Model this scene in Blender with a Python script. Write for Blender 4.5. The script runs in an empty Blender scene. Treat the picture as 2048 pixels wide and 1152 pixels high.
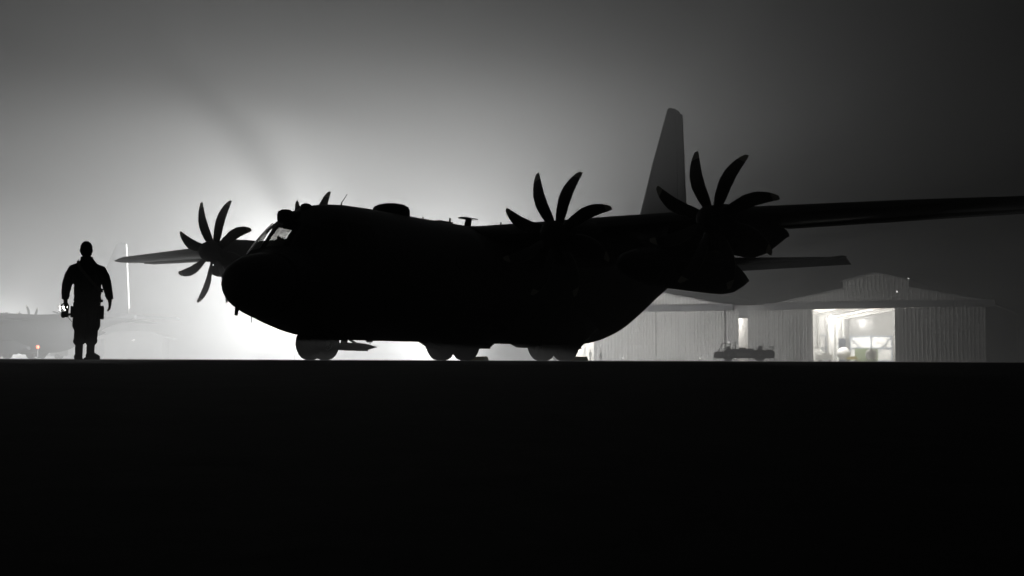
import bpy, bmesh, math, random
import numpy as np
from mathutils import Vector, Matrix

random.seed(7)
SC = bpy.context.scene
COL = SC.collection
PI = math.pi
R = math.radians

# ------------------------------------------------------------------ camera
YH, FPX = 720.5, 2443.5
cam_d = bpy.data.cameras.new("camera")
cam = bpy.data.objects.new("camera", cam_d)
COL.objects.link(cam)
cam_d.sensor_width = 36.0
cam_d.lens = FPX / 2048.0 * 36.0
cam_d.clip_start = 0.02
cam_d.clip_end = 2000.0
pitch = math.atan((YH - 576) / FPX)
cam.matrix_world = (Matrix.Translation((0, 0, 0.012)) @ Matrix.Rotation(PI / 2 + pitch, 4, 'X')
                    @ Matrix.Rotation(R(0.2), 4, 'Z'))
SC.camera = cam

# ------------------------------------------------------------------ night sky
w = bpy.data.worlds.new("World")
SC.world = w
w.use_nodes = True
bg = w.node_tree.nodes["Background"]
bg.inputs[0].default_value = (0.9, 0.98, 1.0, 1)
bg.inputs[1].default_value = 0.0014

SC.view_settings.view_transform = 'Standard'
SC.view_settings.look = 'None'
SC.view_settings.exposure = 0.0
SC.view_settings.gamma = 1.0
SC.view_settings.use_curve_mapping = False
SC.render.engine = 'CYCLES'
SC.cycles.volume_bounces = 0
SC.cycles.max_bounces = 8
SC.cycles.use_denoising = True
SC.cycles.denoising_prefilter = 'ACCURATE'
SC.cycles.sample_clamp_indirect = 4.0

HAZE_DENSITY = 0.0085
HAZE_TOP = 20.0
HAZE_ANISO = 0.4
NOSE_W = (325000.0, 27000.0, 26000.0)       # floodlight cart behind the cockpit: rear heads, front heads
BELLY_W = (104000.0, 48000.0, 118000.0)   # floodlight cart behind the belly: upward, front and low left heads
HANGAR_W = (165000.0, 12000.0)     # floodlight cart by the hangars: heads turned to them, all round
SECOND_W = 41000.0                 # floodlight cart beyond the far aircraft

# ------------------------------------------------------------------ helpers
def mat(name, col, rough=0.6, metal=0.0, emit=None, estr=0.0, noise=0.0, scale=4.0, bump=0.0, spec=0.5, stretch=None):
    m = bpy.data.materials.new(name)
    m.use_nodes = True
    nt = m.node_tree
    b = nt.nodes["Principled BSDF"]
    b.inputs["Base Color"].default_value = (*col, 1)
    b.inputs["Roughness"].default_value = rough
    b.inputs["Metallic"].default_value = metal
    b.inputs["Specular IOR Level"].default_value = spec
    if emit:
        b.inputs["Emission Color"].default_value = (*emit, 1)
        b.inputs["Emission Strength"].default_value = estr
    if noise or bump:
        tc = nt.nodes.new("ShaderNodeTexCoord")
        mp = nt.nodes.new("ShaderNodeMapping")
        mp.inputs["Scale"].default_value = stretch or (1, 1, 1)
        nt.links.new(tc.outputs["Object"], mp.inputs[0])
        n = nt.nodes.new("ShaderNodeTexNoise")
        n.inputs["Scale"].default_value = scale
        n.inputs["Detail"].default_value = 6
        nt.links.new(mp.outputs[0], n.inputs["Vector"])
        if noise:
            mx = nt.nodes.new("ShaderNodeMix")
            mx.data_type = 'RGBA'
            mx.inputs[6].default_value = (*[c * (1 - noise) for c in col], 1)
            mx.inputs[7].default_value = (*[min(1, c * (1 + noise)) for c in col], 1)
            nt.links.new(n.outputs[0], mx.inputs[0])
            nt.links.new(mx.outputs[2], b.inputs["Base Color"])
        if bump:
            bp = nt.nodes.new("ShaderNodeBump")
            bp.inputs["Strength"].default_value = bump
            bp.inputs["Distance"].default_value = 0.02
            nt.links.new(n.outputs[0], bp.inputs["Height"])
            nt.links.new(bp.outputs[0], b.inputs["Normal"])
    return m

def glass(name, tint=(0.8, 0.85, 0.85), clear=0.8):
    m = bpy.data.materials.new(name)
    m.use_nodes = True
    nt = m.node_tree
    nt.nodes.remove(nt.nodes["Principled BSDF"])
    out = nt.nodes["Material Output"]
    t = nt.nodes.new("ShaderNodeBsdfTransparent")
    t.inputs[0].default_value = (*[c * clear for c in tint], 1)
    g = nt.nodes.new("ShaderNodeBsdfGlossy")
    g.inputs["Roughness"].default_value = 0.05
    lw = nt.nodes.new("ShaderNodeLayerWeight")
    lw.inputs[0].default_value = 0.5
    pw = nt.nodes.new("ShaderNodeMath")
    pw.operation = 'POWER'
    pw.inputs[1].default_value = 5.0
    nt.links.new(lw.outputs["Facing"], pw.inputs[0])
    f = nt.nodes.new("ShaderNodeMath")
    f.operation = 'MULTIPLY_ADD'
    f.inputs[1].default_value = 0.9
    f.inputs[2].default_value = 0.04
    nt.links.new(pw.outputs[0], f.inputs[0])
    mx = nt.nodes.new("ShaderNodeMixShader")
    nt.links.new(f.outputs[0], mx.inputs[0])
    nt.links.new(t.outputs[0], mx.inputs[1])
    nt.links.new(g.outputs[0], mx.inputs[2])
    nt.links.new(mx.outputs[0], out.inputs[0])
    return m

def mesh(name, verts, faces, m, parent=None, smooth=False, fm=None):
    me = bpy.data.meshes.new(name)
    me.from_pydata([tuple(v) for v in verts], [], [tuple(f) for f in faces])
    for mm in (m if isinstance(m, (list, tuple)) else [m]):
        me.materials.append(mm)
    if fm:
        for p, k in zip(me.polygons, fm):
            p.material_index = k
    bm = bmesh.new()
    bm.from_mesh(me)
    bmesh.ops.recalc_face_normals(bm, faces=bm.faces)
    bm.to_mesh(me)
    bm.free()
    if smooth:
        me.shade_smooth()
        try:
            me.set_sharp_from_angle(angle=R(40))
        except Exception:
            pass
    o = bpy.data.objects.new(name, me)
    COL.objects.link(o)
    if parent:
        o.parent = parent
    return o

def tag(o, label=None, cat=None, group=None, kind=None):
    if label: o["label"] = label
    if cat: o["category"] = cat
    if group: o["group"] = group
    if kind: o["kind"] = kind
    return o

def empty(name, loc=(0, 0, 0), rz=0.0, label=None, cat=None, group=None):
    o = bpy.data.objects.new(name, None)
    o.empty_display_size = 0.3
    COL.objects.link(o)
    o.location = loc
    o.rotation_euler = (0, 0, rz)
    return tag(o, label, cat, group)

def copy_tree(o, parent=None):
    c = o.copy()
    COL.objects.link(c)
    if parent:
        c.parent = parent
    for ch in list(o.children):
        copy_tree(ch, c)
    return c

class MB:
    """collects shapes for one mesh"""
    def __init__(s):
        s.v, s.f, s.m = [], [], []
    def add(s, v, f, mi=0):
        k = len(s.v)
        s.v += [tuple(p) for p in v]
        s.f += [tuple(i + k for i in q) for q in f]
        s.m += [mi] * len(f)
        return s
    def box(s, x0, x1, y0, y1, z0, z1, mi=0, M=None):
        v = [Vector((x, y, z)) for x in (x0, x1) for y in (y0, y1) for z in (z0, z1)]
        if M: v = [M @ p for p in v]
        return s.add(v, [(0, 1, 3, 2), (4, 6, 7, 5), (0, 4, 5, 1), (2, 3, 7, 6), (0, 2, 6, 4), (1, 5, 7, 3)], mi)
    def tube(s, a, b, r0, r1=None, n=10, mi=0):
        a, b = Vector(a), Vector(b)
        r1 = r0 if r1 is None else r1
        d = (b - a).normalized()
        u = d.orthogonal().normalized()
        q = d.cross(u)
        v = []
        for p, r in ((a, r0), (b, r1)):
            for i in range(n):
                th = 2 * PI * i / n
                v.append(p + (u * math.cos(th) + q * math.sin(th)) * r)
        f = [(i, (i + 1) % n, n + (i + 1) % n, n + i) for i in range(n)]
        f += [tuple(range(n))[::-1], tuple(range(n, 2 * n))]
        return s.add(v, f, mi)
    def rings(s, rings, mi=0, cap=True):
        n = len(rings[0])
        v = [p for r in rings for p in r]
        f = []
        for k in range(len(rings) - 1):
            for i in range(n):
                j = (i + 1) % n
                f.append((k * n + i, k * n + j, (k + 1) * n + j, (k + 1) * n + i))
        if cap:
            f.append(tuple(range(n))[::-1])
            f.append(tuple((len(rings) - 1) * n + i for i in range(n)))
        return s.add(v, f, mi)
    def limb(s, path, n=14, mi=0):
        """path of (x, y, z, rx, ry) : ellipse rings, axes follow the path but rx stays near world x"""
        P = [Vector(p[:3]) for p in path]
        rings = []
        for i, p in enumerate(path):
            d = (P[min(i + 1, len(P) - 1)] - P[max(i - 1, 0)]).normalized()
            ref = Vector((0, 1, 0)) if abs(d.y) < 0.8 else Vector((0, 0, 1))
            u = ref.cross(d).normalized()
            q = d.cross(u)
            rings.append([P[i] + u * math.cos(2 * PI * k / n) * p[3] + q * math.sin(2 * PI * k / n) * p[4] for k in range(n)])
        return s.rings(rings, mi)
    def sphere(s, c, rx, ry=None, rz=None, nu=14, nv=9, mi=0):
        ry = rx if ry is None else ry
        rz = rx if rz is None else rz
        rings = []
        for j in range(1, nv):
            ph = PI * j / nv
            rings.append([(c[0] + rx * math.sin(ph) * math.cos(2 * PI * i / nu), c[1] + ry * math.sin(ph) * math.sin(2 * PI * i / nu),
                           c[2] + rz * math.cos(ph)) for i in range(nu)])
        return s.rings(rings, mi)
    def lathe(s, prof, axis='x', c=(0, 0, 0), n=28, mi=0):
        """prof: (along, radius)"""
        rings = []
        for a, r in prof:
            ring = []
            for i in range(n):
                th = 2 * PI * i / n
                p, q = r * math.cos(th), r * math.sin(th)
                v = {'x': (a, p, q), 'y': (p, a, q), 'z': (p, q, a)}[axis]
                ring.append((v[0] + c[0], v[1] + c[1], v[2] + c[2]))
            rings.append(ring)
        return s.rings(rings, mi)
    def prism(s, poly, axis, a, b, mi=0):
        """poly of 2d points swept along an axis from a to b"""
        def P(u, v, t):
            return {'x': (t, u, v), 'y': (u, t, v), 'z': (u, v, t)}[axis]
        return s.rings([[P(u, v, a) for u, v in poly], [P(u, v, b) for u, v in poly]], mi)
    def build(s, name, m, parent=None, smooth=False):
        return mesh(name, s.v, s.f, m, parent, smooth, s.m)

def evaluated(o):
    bpy.context.view_layer.update()
    dg = bpy.context.evaluated_depsgraph_get()
    return bpy.data.meshes.new_from_object(o.evaluated_get(dg), depsgraph=dg)

def boolean(o, cutters):
    for k, c in enumerate(cutters):
        md = o.modifiers.new("cut%d" % k, 'BOOLEAN')
        md.operation = 'DIFFERENCE'
        md.solver = 'EXACT'
        md.object = c
    me = evaluated(o)
    o.modifiers.clear()
    old = o.data
    o.data = me
    bpy.data.meshes.remove(old)
    for c in cutters:
        d = c.data
        bpy.data.objects.remove(c)
        bpy.data.meshes.remove(d)
    o.data.shade_smooth()
    o.data.set_sharp_from_angle(angle=R(40))

def remesh(o, voxel, smooth=3):
    md = o.modifiers.new("r", 'REMESH')
    md.mode = 'VOXEL'
    md.voxel_size = voxel
    if smooth:
        sm = o.modifiers.new("s", 'SMOOTH')
        sm.factor = 0.5
        sm.iterations = smooth
    me = evaluated(o)
    o.modifiers.clear()
    old = o.data
    o.data = me
    name = old.name
    bpy.data.meshes.remove(old)
    me.name = name
    me.shade_smooth()

# ------------------------------------------------------------------ materials
M = {}
M['tarmac'] = mat('tarmac', (0.045, 0.045, 0.043), 0.92, noise=0.35, scale=3.0, bump=0.5, spec=0.25)
M['sealant'] = mat('joint_sealant', (0.015, 0.015, 0.015), 0.9, spec=0.2)
M['paint'] = mat('matt_grey_paint', (0.075, 0.078, 0.082), 0.62, noise=0.18, scale=1.1, bump=0.03, spec=0.35)
M['paint_dark'] = mat('dark_grey_paint', (0.06, 0.062, 0.065), 0.6, noise=0.2, scale=2.0, spec=0.35)
M['radome'] = mat('radome_paint', (0.07, 0.072, 0.075), 0.6, noise=0.12, scale=2.0, spec=0.35)
M['rubber'] = mat('tyre_rubber', (0.022, 0.022, 0.022), 0.8, noise=0.3, scale=9.0, spec=0.3)
M['metal'] = mat('dull_metal', (0.25, 0.25, 0.25), 0.5, 0.8, noise=0.2, scale=6.0)
M['exhaust'] = mat('burnt_metal', (0.12, 0.10, 0.09), 0.5, 0.9, noise=0.3, scale=6.0)
M['blade'] = mat('propeller_black', (0.03, 0.03, 0.03), 0.55, noise=0.2, scale=5.0, spec=0.4)
M['bladetip'] = mat('blade_tip_paint', (0.78, 0.75, 0.64), 0.6, noise=0.2, scale=9.0)
M['bladeedge'] = mat('nickel_edge', (0.45, 0.45, 0.44), 0.4, 0.7, noise=0.1, scale=9.0)
M['deice'] = M['bladeedge']
M['glass'] = glass('cockpit_glass', tint=(.97, .97, .96), clear=0.74)
M['winglass'] = glass('vehicle_glass', clear=0.6)
M['cabin'] = mat('cockpit_trim', (0.05, 0.05, 0.05), 0.8, noise=0.2)
M['steel'] = mat('painted_steel', (0.30, 0.30, 0.29), 0.6, noise=0.15, scale=3.0)
M['white_steel'] = mat('white_steel', (0.72, 0.72, 0.70), 0.55, noise=0.08, scale=2.0)
M['cladding'] = mat('ribbed_cladding', (0.36, 0.355, 0.34), 0.6, noise=0.55, scale=1.6, stretch=(1.6, 1.6, 0.06))
M['rib_highlight'] = mat('rib_highlight_tone', (0.70, 0.69, 0.66), 0.5, noise=0.3, scale=2.0, stretch=(2.5, 2.5, 0.15))  # lighter than the cladding: light caught by the ribs, put into the colour
M['canopy'] = mat('canopy_sheet', (0.10, 0.10, 0.105), 0.7, noise=0.2, scale=.8)
M['cladding_trim'] = mat('cladding_trim', (0.22, 0.22, 0.22), 0.6, noise=0.15, scale=1.0)
M['roofing'] = mat('roof_sheeting', (0.2, 0.2, 0.2), 0.6, noise=0.2, scale=1.0)
M['inner'] = mat('white_inner_wall', (0.74, 0.74, 0.72), 0.7, noise=0.06, scale=1.0)
M['ceiling'] = mat('ceiling_insulation', (0.76, 0.73, 0.69), 0.8, noise=0.07, scale=1.5)
M['screed'] = mat('hangar_screed', (0.45, 0.45, 0.43), 0.5, noise=0.15, scale=1.0)
M['bluegrey'] = mat('blue_grey_steel', (0.16, 0.20, 0.25), 0.6, noise=0.1)
M['navy'] = mat('navy_curtain', (0.05, 0.07, 0.11), 0.8, noise=0.2)
M['green'] = mat('green_container', (0.23, 0.28, 0.17), 0.6, noise=0.12)
M['yellow'] = mat('yellow_paint', (0.62, 0.52, 0.12), 0.5, noise=0.12)
M['lamp'] = mat('lamp_lens', (0.9, 0.9, 0.9), 0.3, emit=(1.0, 0.98, 0.92), estr=30.0)
M['warmlamp'] = mat('warm_lamp_lens', (0.9, 0.88, 0.8), 0.3, emit=(1.0, 0.88, 0.70), estr=16.0)
M['smalllamp'] = mat('small_lamp_lens', (0.9, 0.9, 0.9), 0.3, emit=(1.0, 0.98, 0.95), estr=6.0)
M['redlamp'] = mat('red_lamp_lens', (0.6, 0.1, 0.05), 0.3, emit=(1.0, 0.16, 0.08), estr=6.0)
M['cloth_jacket'] = mat('jacket_cloth', (0.035, 0.036, 0.033), 0.9, noise=0.25, scale=14.0, bump=0.3, spec=0.2)
M['cloth_trouser'] = mat('trouser_cloth', (0.045, 0.045, 0.038), 0.9, noise=0.3, scale=12.0, bump=0.3, spec=0.2)
M['knit'] = mat('knit_wool', (0.02, 0.02, 0.02), 0.95, noise=0.3, scale=60.0, bump=0.4, spec=0.1)
M['skin'] = mat('skin', (0.32, 0.2, 0.15), 0.6, noise=0.08, scale=8.0)
M['leather'] = mat('boot_leather', (0.03, 0.026, 0.02), 0.7, noise=0.2, scale=20.0)
M['webbing'] = mat('webbing', (0.42, 0.40, 0.35), 0.85, noise=0.2, scale=40.0)
M['plastic'] = mat('black_plastic', (0.02, 0.02, 0.02), 0.5, noise=0.1)

for k in ('lamp', 'warmlamp', 'smalllamp', 'redlamp'):
    M[k].cycles.emission_sampling = 'NONE'

# ------------------------------------------------------------------ ground
def apron_z(X, Y):
    """level parking apron; its edge falls away gently towards the camera"""
    if Y >= 11.0:
        return 0.0
    d = 11.0 - Y
    return -0.0042 * d * d - 0.0008 * d if d < 8 else -0.275 - (d - 8) * 0.068
xs = [-240, -120, -60, -30, -15, -8, -4, -2, -1, 0, 1, 2, 4, 8, 15, 30, 60, 120, 240]
ys = [-15, -8, -4, -2, -1, -.4, 0, .4, 1, 1.6, 2.2, 3, 4, 5, 6, 7, 7.6, 8.2, 8.5, 9, 9.5, 10, 10.5, 11, 12, 14, 17, 21, 28, 40, 60, 100, 160, 240, 330, 390]
gv = [(x, y, apron_z(x, y)) for y in ys for x in xs]
nx = len(xs)
gf = [(j * nx + i, j * nx + i + 1, (j + 1) * nx + i + 1, (j + 1) * nx + i) for j in range(len(ys) - 1) for i in range(nx - 1)]
tag(mesh('ground', gv, gf, M['tarmac'], smooth=True), kind='structure')
# filled expansion joint running along the apron edge
jv, jf = [], []
for k, x in enumerate([-60, -30, -15, -8, -4, 0, 4, 8, 15, 30, 60]):
    for y in (8.42, 8.50):
        jv.append((x, y, apron_z(x, y) + 0.004))
for k in range(10):
    jf.append((2 * k, 2 * k + 1, 2 * k + 3, 2 * k + 2))
tag(mesh('expansion_joint', jv, jf, M['sealant']), kind='structure')

# ------------------------------------------------------------------ aircraft
SEC = np.array([(8.86,2.14,2.12,.02,2.13,2),(8.82,2.38,1.90,.26,2.13,2),(8.68,2.60,1.65,.54,2.12,2),(8.39,2.79,1.43,.84,2.11,2),
(8.0,2.93,1.27,1.13,2.11,2),(7.55,3.02,1.13,1.40,2.13,2),(7.25,3.13,1.05,1.56,2.18,2),(6.95,3.56,.96,1.68,2.22,2.05),(6.6,3.97,.87,1.79,2.3,2.1),(6.2,4.29,.77,1.90,2.4,2.15),
(5.7,4.52,.69,2.00,2.48,2.2),(5.0,4.62,.635,2.09,2.52,2.25),(4.2,4.66,.61,2.15,2.55,2.3),(2.5,4.64,.60,2.16,2.55,2.3),(0,4.62,.60,2.16,2.55,2.3),(-4,4.61,.60,2.16,2.55,2.3),(-8.4,4.61,.60,2.16,2.55,2.3),
(-9.6,4.61,.65,2.15,2.56,2.3),(-10.8,4.61,.88,2.11,2.64,2.25),(-12,4.61,1.38,2.02,2.78,2.2),(-14,4.62,2.32,1.76,3.18,2.1),(-16,4.62,3.04,1.38,3.62,2),(-18,4.6,3.52,.96,3.9,2),(-19.8,4.55,3.85,.53,4.15,2),(-20.9,4.4,4.05,.2,4.22,2)])
def pchip(x, y, xi):
    h = np.diff(x)
    d = np.diff(y) / h
    m = np.zeros_like(y)
    for i in range(1, len(x) - 1):
        if d[i - 1] * d[i] > 0:
            w1, w2 = 2 * h[i] + h[i - 1], h[i] + 2 * h[i - 1]
            m[i] = (w1 + w2) / (w1 / d[i - 1] + w2 / d[i])
    m[0], m[-1] = d[0], d[-1]
    k = np.clip(np.searchsorted(x, xi) - 1, 0, len(h) - 1)
    t = (xi - x[k]) / h[k]
    return ((1 + 2 * t) * (1 - t) ** 2 * y[k] + t * (1 - t) ** 2 * h[k] * m[k] + t * t * (3 - 2 * t) * y[k + 1] + t * t * (t - 1) * h[k] * m[k + 1])
def sect(t):
    x = -SEC[:, 0]
    return [float(pchip(x, SEC[:, k], np.array([-t]))[0]) for k in range(1, 6)]
def surf(t, th, off=0.0):
    zt, zb, hw, zc, nl = sect(t)
    c, s = math.cos(th), math.sin(th)
    n = 2.0 if s >= 0 else nl
    y = (hw + off) * math.copysign(abs(c) ** (2 / n), c)
    z = zc + ((zt - zc + off) if s >= 0 else (zc - zb + off)) * math.copysign(abs(s) ** (2 / n), s)
    return Vector((t, y, z))
def normal(t, th):
    e = 1e-3
    return (surf(t, th + e) - surf(t, th - e)).cross(surf(t - e, th) - surf(t + e, th)).normalized()
def th_at(t, z):
    zt, zb, hw, zc, nl = sect(t)
    return math.asin(max(-1, min(1, (z - zc) / (zt - zc))))

def airfoil(chord, thick, n=13, le=0.0):
    """outline (t, z) from trailing edge over the top to the leading edge and back below; le = leading edge position"""
    xs_ = [0.5 * (1 - math.cos(PI * i / n)) for i in range(n + 1)]
    yt = lambda x: 5 * thick * (0.2969 * math.sqrt(x) - 0.126 * x - 0.3516 * x * x + 0.2843 * x ** 3 - 0.1015 * x ** 4)
    up = [(le - x * chord, (yt(x) + 0.02 * 4 * x * (1 - x)) * chord) for x in reversed(xs_)]
    lo = [(le - x * chord, (-yt(x) * 0.85 + 0.02 * 4 * x * (1 - x)) * chord) for x in xs_[1:]]
    return up + lo[:-1] + [(lo[-1][0], lo[-1][1] - 0.004)]

def wheel_mb(r, wdt, rim):
    """tyre with rounded shoulders and grooves, axis y"""
    t, q = MB(), MB()
    h = wdt / 2
    prof = [(-h * .55, rim), (-h * .8, rim * 1.06), (-h, r * .80), (-h * .93, r * .92), (-h * .72, r * .985), (-h * .45, r), (-h * .40, r * .985), (-h * .36, r),
            (-.02, r), (0, r * .985), (.02, r), (h * .36, r), (h * .40, r * .985), (h * .45, r), (h * .72, r * .985), (h * .93, r * .92), (h, r * .80), (h * .8, rim * 1.06), (h * .55, rim)]
    t.lathe(prof, 'y', n=40)
    q.lathe([(-h * .72, rim * .25), (-h * .7, rim * .3), (-h * .55, rim * .42), (-h * .45, rim * .8), (-h * .62, rim * .98), (-h * .5, rim * 1.02), (h * .5, rim * 1.02), (h * .62, rim * .98), (h * .45, rim * .8), (h * .55, rim * .42), (h * .7, rim * .3), (h * .72, rim * .25)], 'y', n=28)
    for k in range(8):
        a = 2 * PI * k / 8
        for sy in (-1, 1):
            q.tube((rim * .6 * math.cos(a), sy * h * .45, rim * .6 * math.sin(a)), (rim * .6 * math.cos(a), sy * h * .56, rim * .6 * math.sin(a)), rim * .07, n=6)
    return t, q

def build_blade(parent, phase, first=[None]):
    if first[0] is None:
        st = []
        N = 18
        for k in range(N + 1):
            u = k / N
            r = 0.24 + (2.057 - 0.24) * u
            chord = np.interp(u, [0, .08, .25, .5, .7, .85, .95, 1], [.20, .25, .35, .41, .385, .30, .205, .11])
            swp = np.interp(u, [0, .2, .45, .65, .8, .9, 1], [0, -.045, -.085, -.055, .025, .10, .20])
            beta = R(np.interp(u, [0, .3, .7, 1], [38, 16, 7, 3]))
            th = chord * np.interp(u, [0, .1, .3, 1], [.7, .32, .16, .09])
            ring = []
            for a in range(14):
                al = 2 * PI * a / 14
                c_, t_ = math.cos(al) * chord / 2, math.sin(al) * th / 2
                y = swp + c_ * math.cos(beta) - t_ * math.sin(beta) * 1.0
                x = -c_ * math.sin(beta) * -1.0 * -1.0 - t_ * math.cos(beta)
                ring.append((x, y, r))
            st.append(ring)
        mb = MB()
        mb.rings(st)
        fm = []
        for (f, i) in zip(mb.f, range(len(mb.f))):
            k, a = divmod(i, 14)
            if k >= N - 2 and k <= N: fm.append(1)
            elif k >= 5 and k < N - 2 and a in (6, 7): fm.append(2)
            else: fm.append(0)
        o = mesh('blade', mb.v, mb.f, [M['blade'], M['bladetip'], M['bladeedge']], parent, True, fm)
        first[0] = o.data
    else:
        o = bpy.data.objects.new('blade', first[0])
        COL.objects.link(o)
        o.parent = parent
    o.rotation_euler = (-phase, 0, 0)     # clockwise seen from the front
    return o

def build_aircraft():
    root = empty('cargo_aircraft')
    # --- fuselage shell with a hollow cockpit and cut windows
    ts = np.concatenate([np.linspace(8.86, 8.4, 9), np.linspace(8.3, 5.0, 34), np.linspace(4.6, -8.4, 16), np.linspace(-8.9, -20.9, 32)])
    NA = 64
    fus = MB()
    fus.rings([[surf(t, 2 * PI * i / NA) for i in range(NA)] for t in ts])
    # the nose cone (radome) is a separate shell in front of t = 7.62
    body = MB().rings([[surf(t, 2 * PI * i / NA) for i in range(NA)] for t in ts if t <= 7.66]).build('fuselage', [M['paint'], M['cabin']], root, True)
    rad = MB().rings([[surf(t, 2 * PI * i / NA, 0.004) for i in range(NA)] for t in ts if t >= 7.62]).build('radome', M['radome'], root, True)
    cav = MB().rings([[surf(t, 2 * PI * i / 48, -0.06) if surf(t, 2 * PI * i / 48, -0.06).z > 2.2 else Vector((t, surf(t, 2 * PI * i / 48, -.06).y, 2.2)) for i in range(48)] for t in np.linspace(7.25, 4.4, 22)], mi=0).build('cavity', M['cabin'])
    cuts = [cav]
    # windows as (t, theta) corners: lower front, lower rear, upper rear, upper front
    H = PI / 2
    wins = []
    def side(tA, zA, tB, zB, tC, zC, tD, zD):
        c = [(tA, th_at(tA, zA)), (tB, th_at(tB, zB)), (tC, th_at(tC, zC)), (tD, th_at(tD, zD))]
        wins.append(c)
        wins.append([(t, PI - a) for t, a in c])
    side(6.88, 3.12, 6.07, 3.16, 5.86, 3.98, 6.34, 3.94)
    side(5.93, 3.17, 5.02, 3.20, 4.90, 3.96, 5.72, 3.98)
    wins.append([(7.16, H - .30), (7.16, H + .30), (6.62, H + .27), (6.62, H - .27)])
    wins.append([(7.14, H - .38), (7.02, H - .86), (6.47, H - .72), (6.61, H - .35)])
    wins.append([(7.14, H + .38), (7.02, H + .86), (6.47, H + .72), (6.61, H + .35)])
    for c in wins:
        G = 8
        def grid(off, G=G, c=c):
            out = []
            for i in range(G + 1):
                for j in range(G + 1):
                    u, v = i / G, j / G
                    t = (1 - v) * ((1 - u) * c[0][0] + u * c[1][0]) + v * ((1 - u) * c[3][0] + u * c[2][0])
                    a = (1 - v) * ((1 - u) * c[0][1] + u * c[1][1]) + v * ((1 - u) * c[3][1] + u * c[2][1])
                    out.append(surf(t, a) + normal(t, a) * off)
            return out
        def slab(o0, o1):
            va, vb = grid(o0), grid(o1)
            n = G + 1
            f = []
            for i in range(G):
                for j in range(G):
                    f.append((i * n + j, i * n + j + 1, (i + 1) * n + j + 1, (i + 1) * n + j))
            f2 = [tuple(len(va) + q for q in reversed(p)) for p in f]
            rim_ = [j for j in range(n)] + [i * n + G for i in range(1, n)] + [G * n + j for j in range(G - 1, -1, -1)] + [i * n for i in range(G - 1, 0, -1)]
            sd = [(rim_[k], rim_[(k + 1) % len(rim_)], len(va) + rim_[(k + 1) % len(rim_)], len(va) + rim_[k]) for k in range(len(rim_))]
            return va + vb, f + f2 + sd
        v, f = slab(-0.34, 0.20)
        cuts.append(mesh('cutter', v, f, M['cabin']))
        v, f = slab(-0.050, -0.036)
        mesh('window_pane', v, f, M['glass'], body, True)
    boolean(body, cuts)
    assert len(body.data.polygons) > 3000, 'window cutting failed'
    # --- things in the cockpit roof line
    def on_top(t, name, mb, m=M['paint'], smooth=True):
        return mb.build(name, m, root, smooth)
    MB().lathe([(-.10, .02), (-.08, .20), (-.02, .235), (.12, .24), (.22, .21), (.28, .12), (.29, .02)], 'z', (6.80, 0, 4.0)).build('sensor_turret', M['paint_dark'], root, True)
    MB().rings([[(6.80 + a, w_ * math.cos(2 * PI * i / 12), 4.10 + h_ * math.sin(2 * PI * i / 12)) for i in range(12)] for a, w_, h_ in ((.05, .2, .15), (-.3, .2, .17), (-.7, .13, .22), (-.9, .04, .24))]).build('turret_fairing', M['paint'], root, True)
    MB().sphere((5.95, 0, 4.43), .20, .16, .13).build('roof_bump', M['paint'], root, True)
    MB().tube((4.42, 0, 4.62), (4.40, 0, 4.74), .035, .02, 8).tube((4.40, 0, 4.74), (4.15, 0, 5.03), .016, .010, 6).build('whip_antenna', M['paint_dark'], root, True)
    MB().lathe([(-.18, .60), (.04, .60), (.12, .595), (.20, .55), (.27, .42), (.31, .22), (.32, .02)], 'z', (2.02, 0, 4.66), 36).build('satellite_dome', M['radome'], root, True)
    MB().box(-1.0, -.2, -.25, .25, 4.60, 4.66).build('roof_hatch', M['paint'], root)
    for t, z1, w_ in ((.35, 4.72, .03), (-1.15, 4.83, .05), (-4.27, 4.99, .05)):
        MB().prism([(t + w_, 4.55), (t - w_, 4.55), (t - w_ * .9, z1), (t + w_ * .6, z1)], 'y', -.012, .012).build('blade_antenna', M['paint_dark'], root)
    MB().prism([(-1.95, 4.5), (-2.3, 4.5), (-2.42, 4.9), (-2.12, 4.9)], 'y', -.03, .03).prism([(-1.85, -.16), (-1.75, 0), (-1.85, .16), (-2.6, .16), (-2.72, 0), (-2.6, -.16)], 'z', 4.9, 4.935).build('mast_antenna', M['paint_dark'], root)
    MB().prism([(8.66, 1.78), (8.48, 1.72), (8.60, 1.20), (8.70, 1.20)], 'y', -.015, .015).build('blade_antenna', M['paint_dark'], root)
    MB().tube((8.13, .05, 1.40), (8.13, .05, 1.02), .022, .014, 6).build('probe', M['paint_dark'], root)
    for sy in (-1, 1):
        MB().tube((7.2, sy * 1.52, 2.2), (7.2, sy * 1.72, 2.15), .025, .02, 6).tube((7.2, sy * 1.72, 2.15), (7.6, sy * 1.72, 2.15), .018, .012, 6).build('pitot_tube', M['metal'], root)
        MB().box(6.0, 7.3, 0, .012, 0, .03, M=Matrix.Translation((0.05, sy * .52, 3.12)) @ Matrix.Rotation(R(0), 4, 'Y') @ Matrix.Scale(.02, 4)).build('wiper', M['paint_dark'], root)
    # crew door outline on the left side, proud by a few mm
    dv, df = [], []
    for i in range(7):
        for j in range(9):
            t, z = 4.95 - .95 * i / 6, 1.05 + 1.55 * j / 8
            zt, zb, hw, zc, nl = sect(t)
            s_ = min(.999, abs(z - zc) / ((zt - zc) if z > zc else (zc - zb)))
            n_ = 2.0 if z > zc else nl
            dv.append((t, hw * (1 - s_ ** n_) ** (1 / n_) + .012, z))
    for i in range(6):
        for j in range(8):
            df.append((i * 9 + j, i * 9 + j + 1, (i + 1) * 9 + j + 1, (i + 1) * 9 + j))
    door = mesh('crew_door', dv, df, M['paint'], root, True)
    MB().box(4.35, 4.6, 2.15, 2.20, 1.9, 1.94).build('handle', M['metal'], door)
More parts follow.
